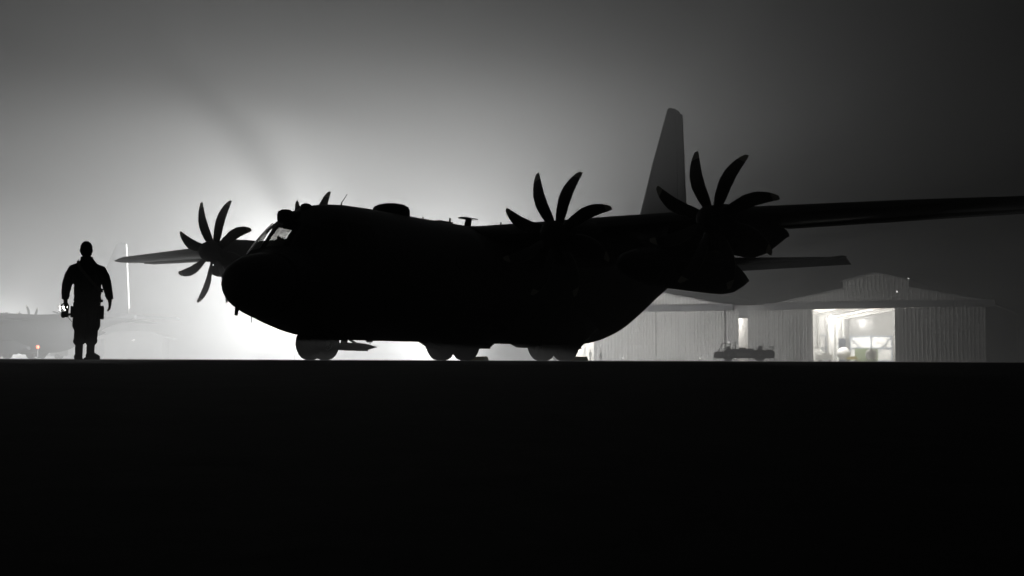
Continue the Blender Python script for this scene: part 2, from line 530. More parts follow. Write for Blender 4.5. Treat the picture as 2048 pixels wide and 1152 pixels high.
    for t in (4.3, 1.2, -9.2):          # round cabin windows
        for s in (1, -1):
            a = th_at(t, 3.05) if s > 0 else PI - th_at(t, 3.05)
            p, q = surf(t, a), normal(t, a)
            MB().tube(p - q * .03, p + q * .008, .19, .185, 18).build('cabin_window', M['paint_dark'], root, True)
    # --- wings
    for s in (1, -1):
        st = []
        for l, le, ch, zc, tk in ((0, -1.9, 4.9, 4.24, .18), (2.0, -1.9, 4.9, 4.24, .18), (5.0, -2.05, 4.75, 4.30, .175), (10.2, -2.3, 3.75, 4.43, .16), (15, -2.7, 2.75, 4.44, .15), (19.4, -3.1, 1.95, 4.37, .15), (19.85, -3.3, 1.65, 4.365, .14), (20.05, -3.65, .9, 4.365, .14)):
            st.append([(t, s * l, zc + z) for t, z in airfoil(ch, tk, le=le)])
        MB().rings(st).build('wing', M['paint'], root, True)
    for s in (1, -1):
        # hanging flap and aileron at the trailing edge
        fl = MB()
        fl.rings([[(te + c * .9, s * l, z0 - .20 * (1 - c) + d) for c, d in ((1, .10), (1, -.10), (0, -.012), (0, .012))] for l, te, z0 in ((2.3, -6.85, 4.22), (10.0, -6.1, 4.38))])
        fl.build('flap', M['paint'], root)
        fl = MB()
        fl.rings([[(te + c * .6, s * l, z0 - .05 * (1 - c) + d) for c, d in ((1, .07), (1, -.07), (0, -.01), (0, .01))] for l, te, z0 in ((10.15, -6.05, 4.40), (19.3, -5.0, 4.34))])
        fl.build('aileron', M['paint'], root)
        MB().sphere((-3.5, s * 20.03, 4.37), .14, .06, .05).build('navigation_light', M['metal'], root, True)
    # wing centre fairing over the fuselage
    MB().rings([[(t, 2.3 * math.cos(PI * 2 * i / 24) * k, 4.2 + h * math.sin(2 * PI * i / 24)) for i in range(24)] for t, k, h in ((-1.2, .55, .36), (-1.9, .85, .42), (-3.2, .95, .52), (-5.5, .95, .48), (-7.2, .8, .40), (-8.6, .5, .36))]).build('wing_fairing', M['paint'], root, True)
    # --- engines
    for l, zc, ph in ((10.147, 4.054, 3.0), (4.915, 3.922, -2.5), (-4.915, 3.922, -13.9), (-10.147, 4.054, -4.0)):
        n_ = 28
        rows = []
        for t, ztop, zbot, hw in ((-.12, .40, -.42, .41), (-.35, .47, -.72, .47), (-.9, .55, -.90, .53), (-1.8, .60, -.90, .56), (-2.8, .58, -.92, .56), (-3.7, .52, -.74, .53), (-4.5, .35, -.44, .45), (-5.2, .26, -.14, .34), (-5.75, .17, .0, .15)):
            rows.append([(t, l + hw * math.cos(2 * PI * i / n_), zc + (ztop if math.sin(2 * PI * i / n_) > 0 else -zbot) * math.sin(2 * PI * i / n_)) for i in range(n_)])
        nac = MB().rings(rows).build('engine_nacelle', M['paint'], root, True)
        # chin intake below the propeller: open lip
        lip = []
        for t, k in ((-.95, 1.0), (-.30, .98), (-.14, .88), (-.16, .76), (-.5, .62)):
            lip.append([(t, l + .36 * k * math.cos(2 * PI * i / 20), zc - .68 + .25 * k * math.sin(2 * PI * i / 20)) for i in range(20)])
        MB().rings(lip).build('intake', M['paint_dark'], nac, True)
        MB().lathe([(-5.7, .20), (-5.7, .23), (-5.3, .26), (-4.2, .28)], 'x', (1.5, l, zc - .26), 18).build('exhaust', M['exhaust'], nac, True)
        hub = MB().lathe([(-.14, .40), (.16, .405), (.30, .385), (.46, .32), (.58, .22), (.65, .10), (.67, .015)], 'x', (0, 0, 0), 28).build('propeller', M['paint_dark'], root, True)
        hub.location = (0, l, zc)
        for k in range(8):
            build_blade(hub, R(22.5 + 45 * k + ph))
    # --- tanks between the engines
    for s in (1, -1):
        l = s * 7.6
        tank = MB().lathe([(.9, .02), (.8, .15), (.45, .32), (-.2, .48), (-1.2, .57), (-2.4, .60), (-5.6, .61), (-6.5, .595), (-7.15, .52), (-8.1, .27), (-8.85, .04), (-8.9, .01)], 'x', (0, l, 2.88), 30).build('fuel_tank', M['paint'], root, True)
        MB().prism([(-1.6, 3.3), (-6.9, 3.3), (-6.3, 4.2), (-2.3, 4.3)], 'y', l - .10, l + .10).build('pylon', M['paint'], tank)
    # --- tail
    fin = []
    for z, le, te, tk in ((4.35, -14.2, -19.9, .10), (5.2, -14.8, -19.85, .11), (6.4, -15.3, -19.8, .115), (8.8, -16.5, -19.6, .11), (10.6, -17.5, -19.42, .105), (11.3, -17.88, -19.38, .095), (11.5, -18.0, -19.38, .09), (11.6, -18.12, -19.32, .075), (11.66, -18.35, -19.2, .04)):
        ch = le - te
        up = airfoil(ch, tk, le=le)
        fin.append([(t, y - .08 * 0 - .02 * 4 * ((le - t) / ch) * (1 - (le - t) / ch) * ch, z) for t, y in up])
    MB().rings(fin).build('tail_fin', M['paint'], root, True)
    MB().rings([[(te + c * ch, y, z) for c, y in ((0, .07), (1, .11 * k), (1, -.11 * k), (0, -.07))] for z, te, ch, k in ((5.0, -20.0, 1.3, 1.6), (11.3, -19.45, .6, .6), (11.52, -19.40, .5, .45))]).build('rudder', M['paint'], root)
    MB().rings([[(te + c, y, z) for c, y in ((.004, .09), (.004, -.09), (-.03, -.085), (-.03, .085))] for z, te in ((5.05, -20.0), (11.3, -19.46), (11.5, -19.41))]).build('edge_highlight', M['white_steel'], root)  # added white strip, imitates light caught on the fin's trailing edge
    MB().sphere((-18.75, 0, 11.66), .08, .05, .04).build('beacon', M['paint_dark'], root, True)
    for s in (1, -1):
        st = []
        for l, le, te, tk in ((.2, -16.1, -19.0, .12), (1.2, -16.4, -18.95, .115), (7.5, -18.0, -18.75, .10), (7.95, -18.15, -18.8, .08), (8.03, -18.3, -18.7, .04)):
            st.append([(t, s * l, 4.38 + z + (.07 if l > 7.8 else 0)) for t, z in airfoil(le - te, tk, le=le)])
        MB().rings(st).build('horizontal_stabiliser', M['paint'], root, True)
        MB().rings([[(te + c * .95 * k, s * l, 4.38 - .30 * k * (1 - c) + d) for c, d in ((1, .09 * k), (1, -.09 * k), (0, -.01), (0, .01))] for l, te, k in ((.75, -19.9, 1), (8.0, -19.35, .72))]).build('elevator', M['paint'], root)
    # --- landing gear
    for s in (1, -1):
        sp = []
        for t, zb, zt, out in ((-1.4, .85, 1.3, 2.18), (-2.2, .65, 1.7, 2.36), (-2.9, .45, 1.9, 2.50), (-3.4, .44, 1.95, 2.56), (-5.95, .44, 1.95, 2.54), (-6.0, .50, 1.94, 2.53), (-6.28, .66, 1.86, 2.48), (-7.0, .80, 1.6, 2.34), (-7.9, .95, 1.3, 2.14)):
            zm = (zb + zt) / 2
            sp.append([(t, s * y, z) for y, z in ((1.58, zb), (out - .25, zb), (out - .07, zb + .12), (out, zm), (out - .1, zt - .15), (out - .4, zt), (1.58, zt))])
        spo = MB().rings(sp).build('gear_sponson', M['paint'], root, True)
        for y in (2.47,):
            MB().box(-5.8, -3.1, s * y - .012, s * y + .012, .41, .75).build('gear_door', M['paint'], spo)
        for t in (-3.64, -5.16):
            a, b = wheel_mb(.71, .50, .27)
            wh = a.build('main_wheel', M['rubber'], root, True)
            wh.location = (t, s * 2.17, .702)
            b.build('rim', M['metal'], wh, True)
        MB().tube((-3.64, s * 1.8, .71), (-3.64, s * 2.0, .71), .09).tube((-5.16, s * 1.8, .71), (-5.16, s * 2.0, .71), .09).box(-5.3, -3.5, s * 1.7 - .08, s * 1.7 + .08, .55, 1.4).build('gear_strut', M['metal'], root)
    MB().tube((5.38, 0, .5), (5.5, 0, 1.4), .09, .11, 14).tube((5.38, -.42, .5), (5.38, .42, .5), .06, .06, 12).tube((5.40, 0, .75), (4.7, 0, 1.0), .045, .045, 8).build('nose_gear', M['metal'], root, True)
    for s in (1, -1):
        a, b = wheel_mb(.497, .34, .21)
        wh = a.build('nose_wheel', M['rubber'], root, True)
        wh.location = (5.384, s * .29, .492)
        b.build('rim', M['metal'], wh, True)
        MB().box(4.8, 5.55, s * .56 - .012, s * .56 + .012, .58, .85).build('gear_door', M['paint'], root)
    # --- long faired pod on a short pylon under the forward belly
    pod = MB().lathe([(4.9, .02), (4.7, .10), (4.2, .12), (3.6, .125), (3.2, .095), (2.9, .04), (2.72, .008)], 'x', (0, .05, .405), 16).build('belly_pod', M['paint_dark'], root, True)
    MB().prism([(4.40, .48), (4.15, .48), (4.12, .66), (4.36, .66)], 'y', .02, .08).prism([(3.72, .47), (3.55, .47), (3.98, .63), (4.12, .63)], 'y', .03, .07).build('pylon', M['paint_dark'], pod)
    MB().box(3.2, 3.65, .0, .10, .275, .34).tube((3.05, .05, .5), (3.07, .05, .60), .012, .008, 6).build('pod_antenna', M['paint_dark'], pod)
    for t in (3.0, .2, -1.0):
        MB().prism([(t + .2, .63), (t - .1, .63), (t - .05, .55), (t + .1, .55)], 'y', -.05, .05).build('belly_antenna', M['paint_dark'], root)
    return root

A_MAIN = 0.5789
main = build_aircraft()
main.location = (-2.7512, 40.3799, 0)
main.rotation_euler = (0, 0, math.atan2(-math.cos(A_MAIN), -math.sin(A_MAIN)))
tag(main, 'large dark four engined propeller cargo aircraft in silhouette with nose to the left', 'aircraft', 'parked cargo aircraft')

# far aircraft: nose away to the left; its fin stands at pixel x 253, distance about 122 m
far = copy_tree(main)
a2 = R(62)
h2 = Vector((-math.sin(a2), math.cos(a2), 0))
fin_p = Vector(((252 - 1024) / FPX * 122.0, 122.0, 0))
far.location = fin_p + h2 * 19.6
far.rotation_euler = (0, 0, math.atan2(h2.y, h2.x))
tag(far, 'pale hazy cargo aircraft fading into the fog behind the standing person', 'aircraft', 'parked cargo aircraft')

# ------------------------------------------------------------------ wheel chocks
def chock(t, l, label):
    ca, sa = math.cos(A_MAIN), math.sin(A_MAIN)
    X = -2.7512 - sa * t + ca * l
    Y = 40.3799 - ca * t - sa * l
    o = MB().prism([(-.16, 0.0), (.16, 0.0), (.10, .15), (-.06, .15)], 'y', -.38, .38).build('wheel_chock', M['yellow'])
    o.location = (X, Y, 0.001)
    o.rotation_euler = (0, 0, main.rotation_euler.z)
    return tag(o, label, 'chock', 'chocks at the main wheels')
chock(-6.02, -2.17, 'low block behind the far pair of main wheels, under the belly')
chock(-6.02, 2.17, 'low block behind the near pair of main wheels, towards the hangars')

# ------------------------------------------------------------------ person
def pose(mb):
    """weight on the right leg, hips and head shifted, left foot turned out, arms a little bent"""
    out = []
    for x, y, z in mb.v:
        hip = max(0.0, 1 - abs(z - .88) / .75)
        x += .012 * hip                                   # hips over the standing leg
        if z > 1.46:                                      # head turned and tilted to the left
            k = min(1, (z - 1.46) / .12)
            ca, sa = math.cos(.30 * k), math.sin(.30 * k)
            x, y = x * ca - y * sa, x * sa + y * ca
            x -= .020 * k
        if z > 1.2 and abs(x) > .14:                      # one shoulder lower
            z -= .014 * (1 if x > 0 else -.4)
        if abs(x) > .23 and z < 1.25:                     # forearms forward and a little shorter
            k = min(1, (1.25 - z) / .45)
            s_ = 1 if x > 0 else -1
            z += .045 * k
            y += .05 * k * (1.3 if s_ > 0 else .7)
            x += s_ * (-.034 if s_ > 0 else .014) * k
        if z < .30 and x < -.02:                          # left foot turned out
            cx, k = -.083, 1.0
            ca, sa = math.cos(.38), math.sin(.38)
            x, y = cx + (x - cx) * ca - y * sa, (x - cx) * sa + y * ca
            x -= .012
        elif z < .30 and x > .02:
            cx = .083
            ca, sa = math.cos(-.15), math.sin(-.15)
            x, y = cx + (x - cx) * ca - y * sa, (x - cx) * sa + y * ca
        out.append((x, y, z))
    mb.v = out

def build_person():
    root = empty('person')
    # body: one continuous figure seen from behind, facing +y
    b = MB()
    b.limb([(0, 0, .80, .15, .10), (0, 0, .90, .17, .115), (0, 0, 1.02, .155, .11), (0, .01, 1.15, .16, .115), (0, .01, 1.30, .175, .115), (0, 0, 1.38, .14, .09), (0, -.005, 1.46, .09, .075), (0, 0, 1.50, .062, .065), (0, .01, 1.56, .06, .065)], 18)
    b.limb([(0, .015, 1.52, .05, .06), (0, .02, 1.56, .068, .085), (0, .012, 1.62, .078, .098), (0, .01, 1.68, .076, .096), (0, .005, 1.73, .055, .07), (0, .005, 1.752, .02, .03)], 16)
    b.limb([(0, .108, 1.655, .008, .008), (0, .125, 1.615, .016, .016), (0, .11, 1.60, .018, .01)], 8)           # nose
    b.limb([(-.03, .1, 1.57, .01, .01), (0, .108, 1.57, .012, .012), (.03, .1, 1.57, .01, .01)], 8)              # mouth
    for s in (-1, 1):
        b.sphere((s * .079, 0, 1.62), .012, .022, .033)                                                            # ears
        b.sphere((s * .03, .096, 1.635), .013, .010, .009)                                                         # eyes
        b.limb([(s * .11, 0, 1.36, .05, .05), (s * .19, -.005, 1.35, .05, .055), (s * .255, -.01, 1.25, .05, .055), (s * .30, -.02, 1.10, .05, .05), (s * .325, .0, .98, .042, .045), (s * .335, .03, .86, .03, .035), (s * .338, .04, .82, .035, .022)], 12)
        # palm and fingers
        b.limb([(s * .337, .04, .84, .026, .034), (s * .338, .045, .80, .022, .042), (s * .336, .05, .755, .018, .042)], 10)
        for k, (dy, ln) in enumerate(((-.036, .066), (-.012, .080), (.013, .084), (.037, .074))):
            y = .05 - dy
            b.limb([(s * .336, y, .765, .0095, .0095), (s * .333, y, .765 - ln * .5, .009, .009), (s * .322, y + .002, .765 - ln * .85, .0085, .0085), (s * .306, y + .004, .765 - ln, .0075, .0075)], 8)
        b.limb([(s * .332, .075, .815, .012, .012), (s * .322, .100, .785, .0115, .0115), (s * .314, .108, .755, .010, .010), (s * .306, .105, .735, .008, .008)], 8)
        b.limb([(s * .09, 0, .86, .095, .10), (s * .088, .0, .70, .085, .09), (s * .085, .01, .50, .062, .065), (s * .085, -.01, .36, .058, .062), (s * .083, -.015, .22, .045, .048), (s * .082, -.01, .08, .04, .045)], 14)
        b.limb([(s * .082, -.05, .05, .035, .04), (s * .085, .05, .045, .042, .04), (s * .09, .15, .03, .042, .025)], 12)
    pose(b)
    o = b.build('body', M['skin'], root)
    remesh(o, .0055, 1)
    # jacket
    j = MB()
    j.limb([(0, .01, .845, .195, .135), (0, .01, .90, .20, .145), (0, .01, .96, .195, .142), (0, .01, 1.02, .20, .145), (0, .01, 1.10, .198, .145), (0, .01, 1.22, .218, .15), (0, .005, 1.31, .232, .148), (0, 0, 1.37, .215, .132), (0, -.005, 1.42, .165, .115), (0, -.005, 1.46, .118, .10), (0, -.003, 1.49, .096, .097), (0, 0, 1.53, .088, .092)], 22)
    for s in (-1, 1):
        j.limb([(s * .12, 0, 1.36, .085, .085), (s * .200, -.005, 1.335, .088, .09), (s * .26, -.01, 1.235, .080, .084), (s * .30, -.02, 1.10, .070, .075), (s * .322, .0, .98, .062, .066), (s * .337, .025, .885, .052, .055), (s * .338, .03, .86, .05, .052)], 14)
    # fold rings at the waist and sleeve creases
    for z, r in ((.885, .207), (.985, .205), (1.06, .205)):
        j.limb([(0, .01, z - .018, r - .008, .142), (0, .01, z, r, .15), (0, .01, z + .018, r - .008, .142)], 22)
    for s in (-1, 1):
        for x, y, z, r in ((.312, -.01, 1.04, .071), (.291, -.016, 1.15, .077), (.33, .015, .93, .062)):
            j.limb([(s * x, y, z - .015, r - .006, r), (s * (x - .004), y, z, r, r + .004), (s * (x - .008), y, z + .015, r - .006, r)], 14)
    pose(j)
    o = j.build('jacket', M['cloth_jacket'], root)
    remesh(o, .009, 3)
    # trousers
    p = MB()
    p.limb([(0, .0, .74, .15, .12), (0, 0, .80, .185, .135), (0, .005, .88, .185, .135)], 20)
    for s in (-1, 1):
        p.limb([(s * .092, 0, .86, .105, .115), (s * .092, .0, .74, .103, .112), (s * .090, .005, .62, .090, .10), (s * .088, .01, .50, .082, .09), (s * .088, .0, .40, .085, .092), (s * .088, -.01, .32, .083, .09), (s * .086, -.012, .245, .072, .08), (s * .084, -.012, .215, .060, .065)], 16)
        p.limb([(s * .15, 0, .66, .03, .07), (s * .165, 0, .60, .035, .08), (s * .165, 0, .50, .038, .082), (s * .15, 0, .45, .03, .07)], 12)   # cargo pockets
        p.limb([(s * .086, -.01, .30, .09, .095), (s * .086, -.01, .265, .088, .095), (s * .086, -.01, .24, .078, .085)], 14)             # bloused hem
    pose(p)
    o = p.build('trousers', M['cloth_trouser'], root)
    remesh(o, .009, 3)
    for s in (-1, 1):
        q = MB()
        q.limb([(s * .083, -.012, .25, .058, .062), (s * .083, -.012, .15, .056, .062), (s * .083, -.01, .09, .055, .068)], 14)
        q.limb([(s * .083, -.075, .055, .045, .05), (s * .083, -.03, .06, .055, .06), (s * .086, .05, .055, .056, .055), (s * .092, .14, .042, .057, .040), (s * .096, .19, .034, .045, .032), (s * .097, .205, .03, .02, .02)], 14)
        q.box(s * .083 - .055, s * .083 + .055, -.12, .20, .0, .028)
        pose(q)
        o = q.build('boot', M['leather'], root)
        remesh(o, .008, 2)
    c = MB()
    c.limb([(0, .0, 1.595, .088, .105), (0, 0, 1.61, .093, .112), (0, 0, 1.64, .093, .112), (0, 0, 1.645, .088, .107), (0, 0, 1.69, .086, .105), (0, -.002, 1.735, .066, .08), (0, -.003, 1.765, .03, .04), (0, -.003, 1.768, .01, .01)], 18)
    pose(c)
    o = c.build('knitted_cap', M['knit'], root)
    remesh(o, .007, 1)
    h = MB()
    h.limb([(0, -.018, 1.545, .062, .072), (0, -.012, 1.575, .078, .096), (0, -.006, 1.61, .083, .102), (0, -.004, 1.65, .080, .098)], 18)
    pose(h)
    h.build('hair', M['knit'], root, True)
    # rifle-style sling across the back, from left shoulder to right hip
    sv, sf = [], []
    pts_ = [(-.125, -.05, 1.475), (-.09, -.115, 1.41), (-.03, -.155, 1.33), (.05, -.163, 1.24), (.12, -.155, 1.16), (.18, -.115, 1.08), (.212, -.03, 1.03)]
    for x, y, z in pts_:
        for d in (-.022, .022):
            for k in (0, -.006):
                sv.append((x + d * .72, y + k, z + d * .72))
    for i in range(len(pts_) - 1):
        a = 4 * i
        for u, v in ((0, 1), (1, 3), (3, 2), (2, 0)):
            sf.append((a + u, a + v, a + 4 + v, a + 4 + u))
    mesh('sling', sv, sf, M['webbing'], root, True)
    belt = MB()
    belt.rings([[(.192 * math.cos(2 * PI * i / 28), .005 + .148 * math.sin(2 * PI * i / 28), z) for i in range(28)] for z in (.80, .85)])
    belt.build('belt', M['cloth_trouser'], root, True)
    for x, y, z, w_, d_, h_ in ((-.195, 0, .71, .035, .06, .085), (.222, 0, .70, .038, .07, .10), (.15, -.11, .73, .05, .035, .07), (.222, 0, .875, .022, .04, .02), (.213, .03, 1.03, .02, .02, .028)):
        q = MB()
        q.limb([(x, y, z - h_, w_ * .8, d_ * .8), (x, y, z - h_ * .8, w_, d_), (x, y, z + h_ * .7, w_, d_), (x, y, z + h_, w_ * .85, d_ * .85)], 12)
        q.build('pouch', M['cloth_trouser'], root, True)
    return root
PX, PY = -6.345, 18.2
person = build_person()
person.location = (PX, PY, 0)
tag(person, 'person in dark jacket and knitted cap standing with back to us facing the glow', 'person')

# headset held in the person's left hand, lead running to the thigh
hs = empty('headset', (PX - .350, PY + .08, .045), 0, 'black headset with boom microphone hanging from the standing person\'s left hand', 'headset')
b = MB()
for i in range(12):
    a0, a1 = PI * i / 12, PI * (i + 1) / 12
    b.tube((.055 * math.cos(a0), 0, .745 + .05 * math.sin(a0)), (.055 * math.cos(a1), 0, .745 + .05 * math.sin(a1)), .010, n=8)
b.tube((.055, 0, .745), (.045, 0, .66), .012, n=8).tube((-.055, 0, .745), (-.04, 0, .66), .012, n=8)
b.build('headband', M['plastic'], hs, True)
for s, z in ((1, .635), (-1, .625)):
    MB().lathe([(-.022, .01), (-.022, .036), (-.012, .048), (.012, .050), (.022, .042), (.024, .01)], 'x', (s * .022, 0, z), 18).build('ear_cup', M['plastic'], hs, True)
b = MB()
pp = [(.03, -.01, .61), (.055, -.03, .597), (.075, -.03, .605), (.085, -.03, .625)]
for p, q in zip(pp, pp[1:]): b.tube(p, q, .007, n=6)
b.sphere((.087, -.03, .63), .018)
b.build('microphone', M['plastic'], hs, True)
b = MB()
pp = [(.05, -.02, .60), (.08, -.02, .56), (.12, -.02, .52), (.155, -.02, .475), (.175, -.02, .44)]
for p, q in zip(pp, pp[1:]): b.tube(p, q, .0045, n=6)
b.build('lead', M['plastic'], hs, True)

# ------------------------------------------------------------------ hangars
RZ = R(-26.5)
def ribbed(x0, x1, z0f, z1f, y, pitch_=.62, depth=.09, mi=0, mb=None, seedv=0):
    """a ribbed sheet standing at y, ribs proud towards -y; z0f and z1f give bottom and top per x"""
    mb = mb or MB()
    rng = random.Random(seedv)
    x = x0
    front = []
    while x < x1 - 1e-6:
        wv = min(pitch_ * rng.uniform(.85, 1.15), x1 - x)
        r0 = .07
        front += [(x, 0), (x + wv - 2 * r0, 0), (x + wv - 1.6 * r0, depth * rng.uniform(.7, 1.2)), (x + wv - .4 * r0, depth)]
        x += wv
    front.append((x1, 0))
    front = [p for i, p in enumerate(front) if i == 0 or p[0] > front[i - 1][0] + 1e-4]
    v, f = [], []
    for px_, d in front:
        for yy in (y - d, y + .06):
            v += [(px_, yy, z0f(px_)), (px_, yy, z1f(px_))]
    for i in range(len(front) - 1):
        a = 4 * i
        f += [(a, a + 4, a + 5, a + 1), (a + 2, a + 3, a + 7, a + 6), (a + 1, a + 5, a + 7, a + 3), (a, a + 2, a + 6, a + 4)]
    n = 4 * (len(front) - 1)
    f += [(0, 1, 3, 2), (n, n + 2, n + 3, n + 1)]
    mb.add(v, f, mi)
    for i in range(len(front) - 1):          # rib faces take the paler colour that imitates caught light
        if max(front[i][1], front[i + 1][1]) > .02:
            mb.m[-len(f) + 4 * i] = 1
    return mb

HW, EAVE, SH, MT, MH, DEPTH = 16.65, 9.5, 11.85, 13.1, 14.35, 62.0
MW = 5.2
def roof_z(x):
    return EAVE + (HW - abs(x)) * (SH - EAVE) / (HW - MW)

def build_hangar(label, loc, doors, opening, lights_w, lamps, ceiling_eave, lit):
    root = empty('hangar', loc, RZ, label, 'hangar', 'aircraft hangars')
    DH = 8.6
    # gable above the door track
    mb = ribbed(-HW, HW, lambda x: 9.35, lambda x: max(9.36, roof_z(x)) if abs(x) > MW else SH - .02, 0.0, seedv=1)
    mb.build('gable_wall', [M['cladding'], M['rib_highlight']], root)
    mb = ribbed(-MW, MW, lambda x: SH - .3, lambda x: MT + (MW - abs(x)) * (MH - MT) / MW, -.14, seedv=2)
    mb.build('monitor_wall', [M['cladding'], M['rib_highlight']], root)
    # door track canopy box
    MB().box(-HW - 1.5, HW + 1.5, -1.05, -.2, DH + .02, 9.7).build('door_track_canopy', M['canopy'], root)
    MB().box(-HW, -HW + .35, -.1, .3, 0, 9.3).box(HW - .35, HW, -.1, .3, 0, 9.3).build('corner_post', M['steel'], root)
    # roof
    rf = MB()
    for s in (1, -1):
        p = [(s * (HW + .5), EAVE - .05), (s * MW, SH + .02), (s * MW, SH + .2), (s * (HW + .5), EAVE + .15)]
        rf.prism(p, 'y', -.5, DEPTH + .3)
        p = [(s * (MW + .3), MT - .03), (0, MH + .04), (0, MH + .2), (s * (MW + .3), MT + .13)]
        rf.prism(p, 'y', -.6, DEPTH + .3)
        rf.prism([(s * MW, SH), (s * (MW - .1), SH), (s * (MW - .1), MT), (s * MW, MT)], 'y', .2, DEPTH)
    rf.build('roof', M['roofing'], root)
    # side and back walls: cladding outside, pale lining inside
    for s in (1, -1):
        MB().box(min(s * HW, s * (HW - .12)), max(s * HW, s * (HW - .12)), .3, DEPTH, 0, EAVE).build('side_wall', M['cladding_trim'], root)
        MB().box(min(s * (HW - .14), s * (HW - .2)), max(s * (HW - .14), s * (HW - .2)), .32, DEPTH - .1, .02, EAVE - .1).build('wall_lining', M['inner'], root)
    MB().prism([(-HW, 0), (HW, 0), (HW, EAVE), (MW, SH), (MW, MT), (0, MH), (-MW, MT), (-MW, SH), (-HW, EAVE)], 'y', DEPTH, DEPTH + .15).build('back_wall', M['inner'], root)
    MB().box(-HW + .2, HW - .2, .35, DEPTH - .05, .0, .02).build('floor_slab', M['screed'], root)
    # ceiling lining panels, one per bay, with beams between
    bays = 8
    for k in range(bays):
        y0, y1 = .6 + (DEPTH - 1) * k / bays, .6 + (DEPTH - 1) * (k + 1) / bays - .35
        cl = MB()
        for s in (1, -1):
            cl.prism([(s * (HW - .25), ceiling_eave), (s * .1, ceiling_eave + 2.9), (s * .1, ceiling_eave + 3.0), (s * (HW - .25), ceiling_eave + .1)], 'y', y0, y1)
        cl.build('ceiling_panel', M['ceiling'], root)
        bm_ = MB()
        for s in (1, -1):
            bm_.prism([(s * (HW - .3), ceiling_eave - .25), (0, ceiling_eave + 2.6), (0, ceiling_eave + 2.95), (s * (HW - .3), ceiling_eave + .1)], 'y', y1 + .05, y1 + .30)
        bm_.build('roof_beam', M['white_steel'], root)
        if k < bays:
            for s in (1, -1):
                MB().box(s * (HW - .55) - .22, s * (HW - .55) + .22, y1, y1 + .45, 0, ceiling_eave).build('column', M['white_steel'], root)
    # big sliding door leaves
    for x0, x1, y in doors:
        lf = ribbed(x0, x1, lambda x: .03, lambda x: DH, y, seedv=int(x0 * 7) % 97).build('sliding_door', [M['cladding'], M['rib_highlight']], root)
        fr = MB()
        fr.box(x0 - .06, x0, y - .05, y + .2, .03, DH).box(x1, x1 + .06, y - .05, y + .2, .03, DH).box(x0, x1, y + .065, y + .2, 2.9, 3.1).box(x0, x1, y + .065, y + .2, 5.8, 6.0)
        fr.build('door_frame', M['steel'], lf)
    # ceiling lamps: lens discs that really shine, plus a point light inside each
    for k_, (u, d, z) in enumerate(lamps):
        hd = MB().tube((u, d, z), (u, d, z + .35), .26, .14, 16).tube((u, d, z + .35), (u, d, z + 1.2), .02, .02, 6).build('high_bay_lamp', M['white_steel'], root, True)
        MB().lathe([(-.06, .02), (-.05, .14), (0, .24)], 'z', (u, d, z), 16).build('lens', M['warmlamp'], hd, True)
        if k_ not in lit:
            continue
        ld = bpy.data.lights.new('lamp_light', 'POINT')
        ld.energy = lights_w
        ld.color = (1.0, .97, .92)
        ld.shadow_soft_size = .25
        lo = bpy.data.objects.new('lamp_light', ld)
        COL.objects.link(lo)
        lo.parent = hd
        lo.location = (u, d, z - .4)
    return root

LAMPS_B = [(-10.9, 17.6 + 9.6 * k, 8.1) for k in range(5)] + [(2, 15 + 14 * k, 8.6) for k in range(4)]
LAMPS_A = [(-9.0, 14, 8.1), (-9, 34, 8.1), (6, 24, 8.6), (12, 10, 8.0), (12, 34, 8.0)]
def loc_to_world(base, u, d):
    return (base[0] + math.cos(RZ) * u - math.sin(RZ) * d, base[1] + math.sin(RZ) * u + math.cos(RZ) * d)
B0 = (59.2, 198.4, 0)
A0 = (21.8, 217.1, 0)
hb = build_hangar('wide hangar with its door half open showing a bright white interior', B0,
                  [(-16.6, -10.25, -.45), (3.05, 9.9, -.45), (9.4, 16.6, -.78)], None, 19000, LAMPS_B, 8.9, (0, 3, 6))
ha = build_hangar('hazy hangar beside the tail of the big aircraft with a closed ribbed door', A0,
                  [(-16.6, -13.6, -.45), (-7.4, 4.2, -.78), (3.9, 10.9, -.45), (10.6, 16.6, -.62)], None, 36000, LAMPS_A, 8.9, (0,))

# link building between both hangars, with a narrow lit opening
lk = empty('link_building', (B0[0] - math.cos(RZ) * 20.6, B0[1] - math.sin(RZ) * 20.6, 0), RZ, 'flat fronted link building between both hangars with a tall narrow lit opening', 'building')
ribbed(-4.6, -2.15, lambda x: 0, lambda x: 8.6, -.35, seedv=5).build('wall', [M['cladding'], M['rib_highlight']], lk)
ribbed(-.6, 3.9, lambda x: 0, lambda x: 8.6, -.35, seedv=6).build('wall', [M['cladding'], M['rib_highlight']], lk)
MB().box(-2.15, -.6, -.40, -.25, 7.3, 8.6).box(-3.9, 3.9, -.15, .2, 8.62, 9.3).build('lintel', M['cladding_trim'], lk)
MB().box(-3.9, 3.9, 12, 12.2, 0, 9.3).build('back_wall', M['inner'], lk)
for zz in (2.2, 4.6, 6.1):
    MB().box(-3.85, 3.85, 11.7, 11.95, zz, zz + .22).build('rail', M['steel'], lk)
MB().box(-3.9, -3.75, -.2, 12, 0, 9.3).box(3.75, 3.9, -.2, 12, 0, 9.3).build('side_wall', M['inner'], lk)
MB().box(-4.0, 4.0, .3, 12.3, 9.32, 9.5).build('roof', M['roofing'], lk)
hd = MB().tube((-1, 5, 8.4), (-1, 5, 9.3), .2, .1, 12).build('ceiling_lamp', M['white_steel'], lk, True)
MB().lathe([(-.06, .02), (-.05, .14), (0, .2)], 'z', (-1, 5, 8.4), 14).build('lens', M['warmlamp'], hd, True)
ld = bpy.data.lights.new('lamp_light', 'POINT'); ld.energy = 6000; ld.color = (1, .95, .9); ld.shadow_soft_size = .2
lo = bpy.data.objects.new('lamp_light', ld); COL.objects.link(lo); lo.parent = hd; lo.location = (-1, 5, 7.9)

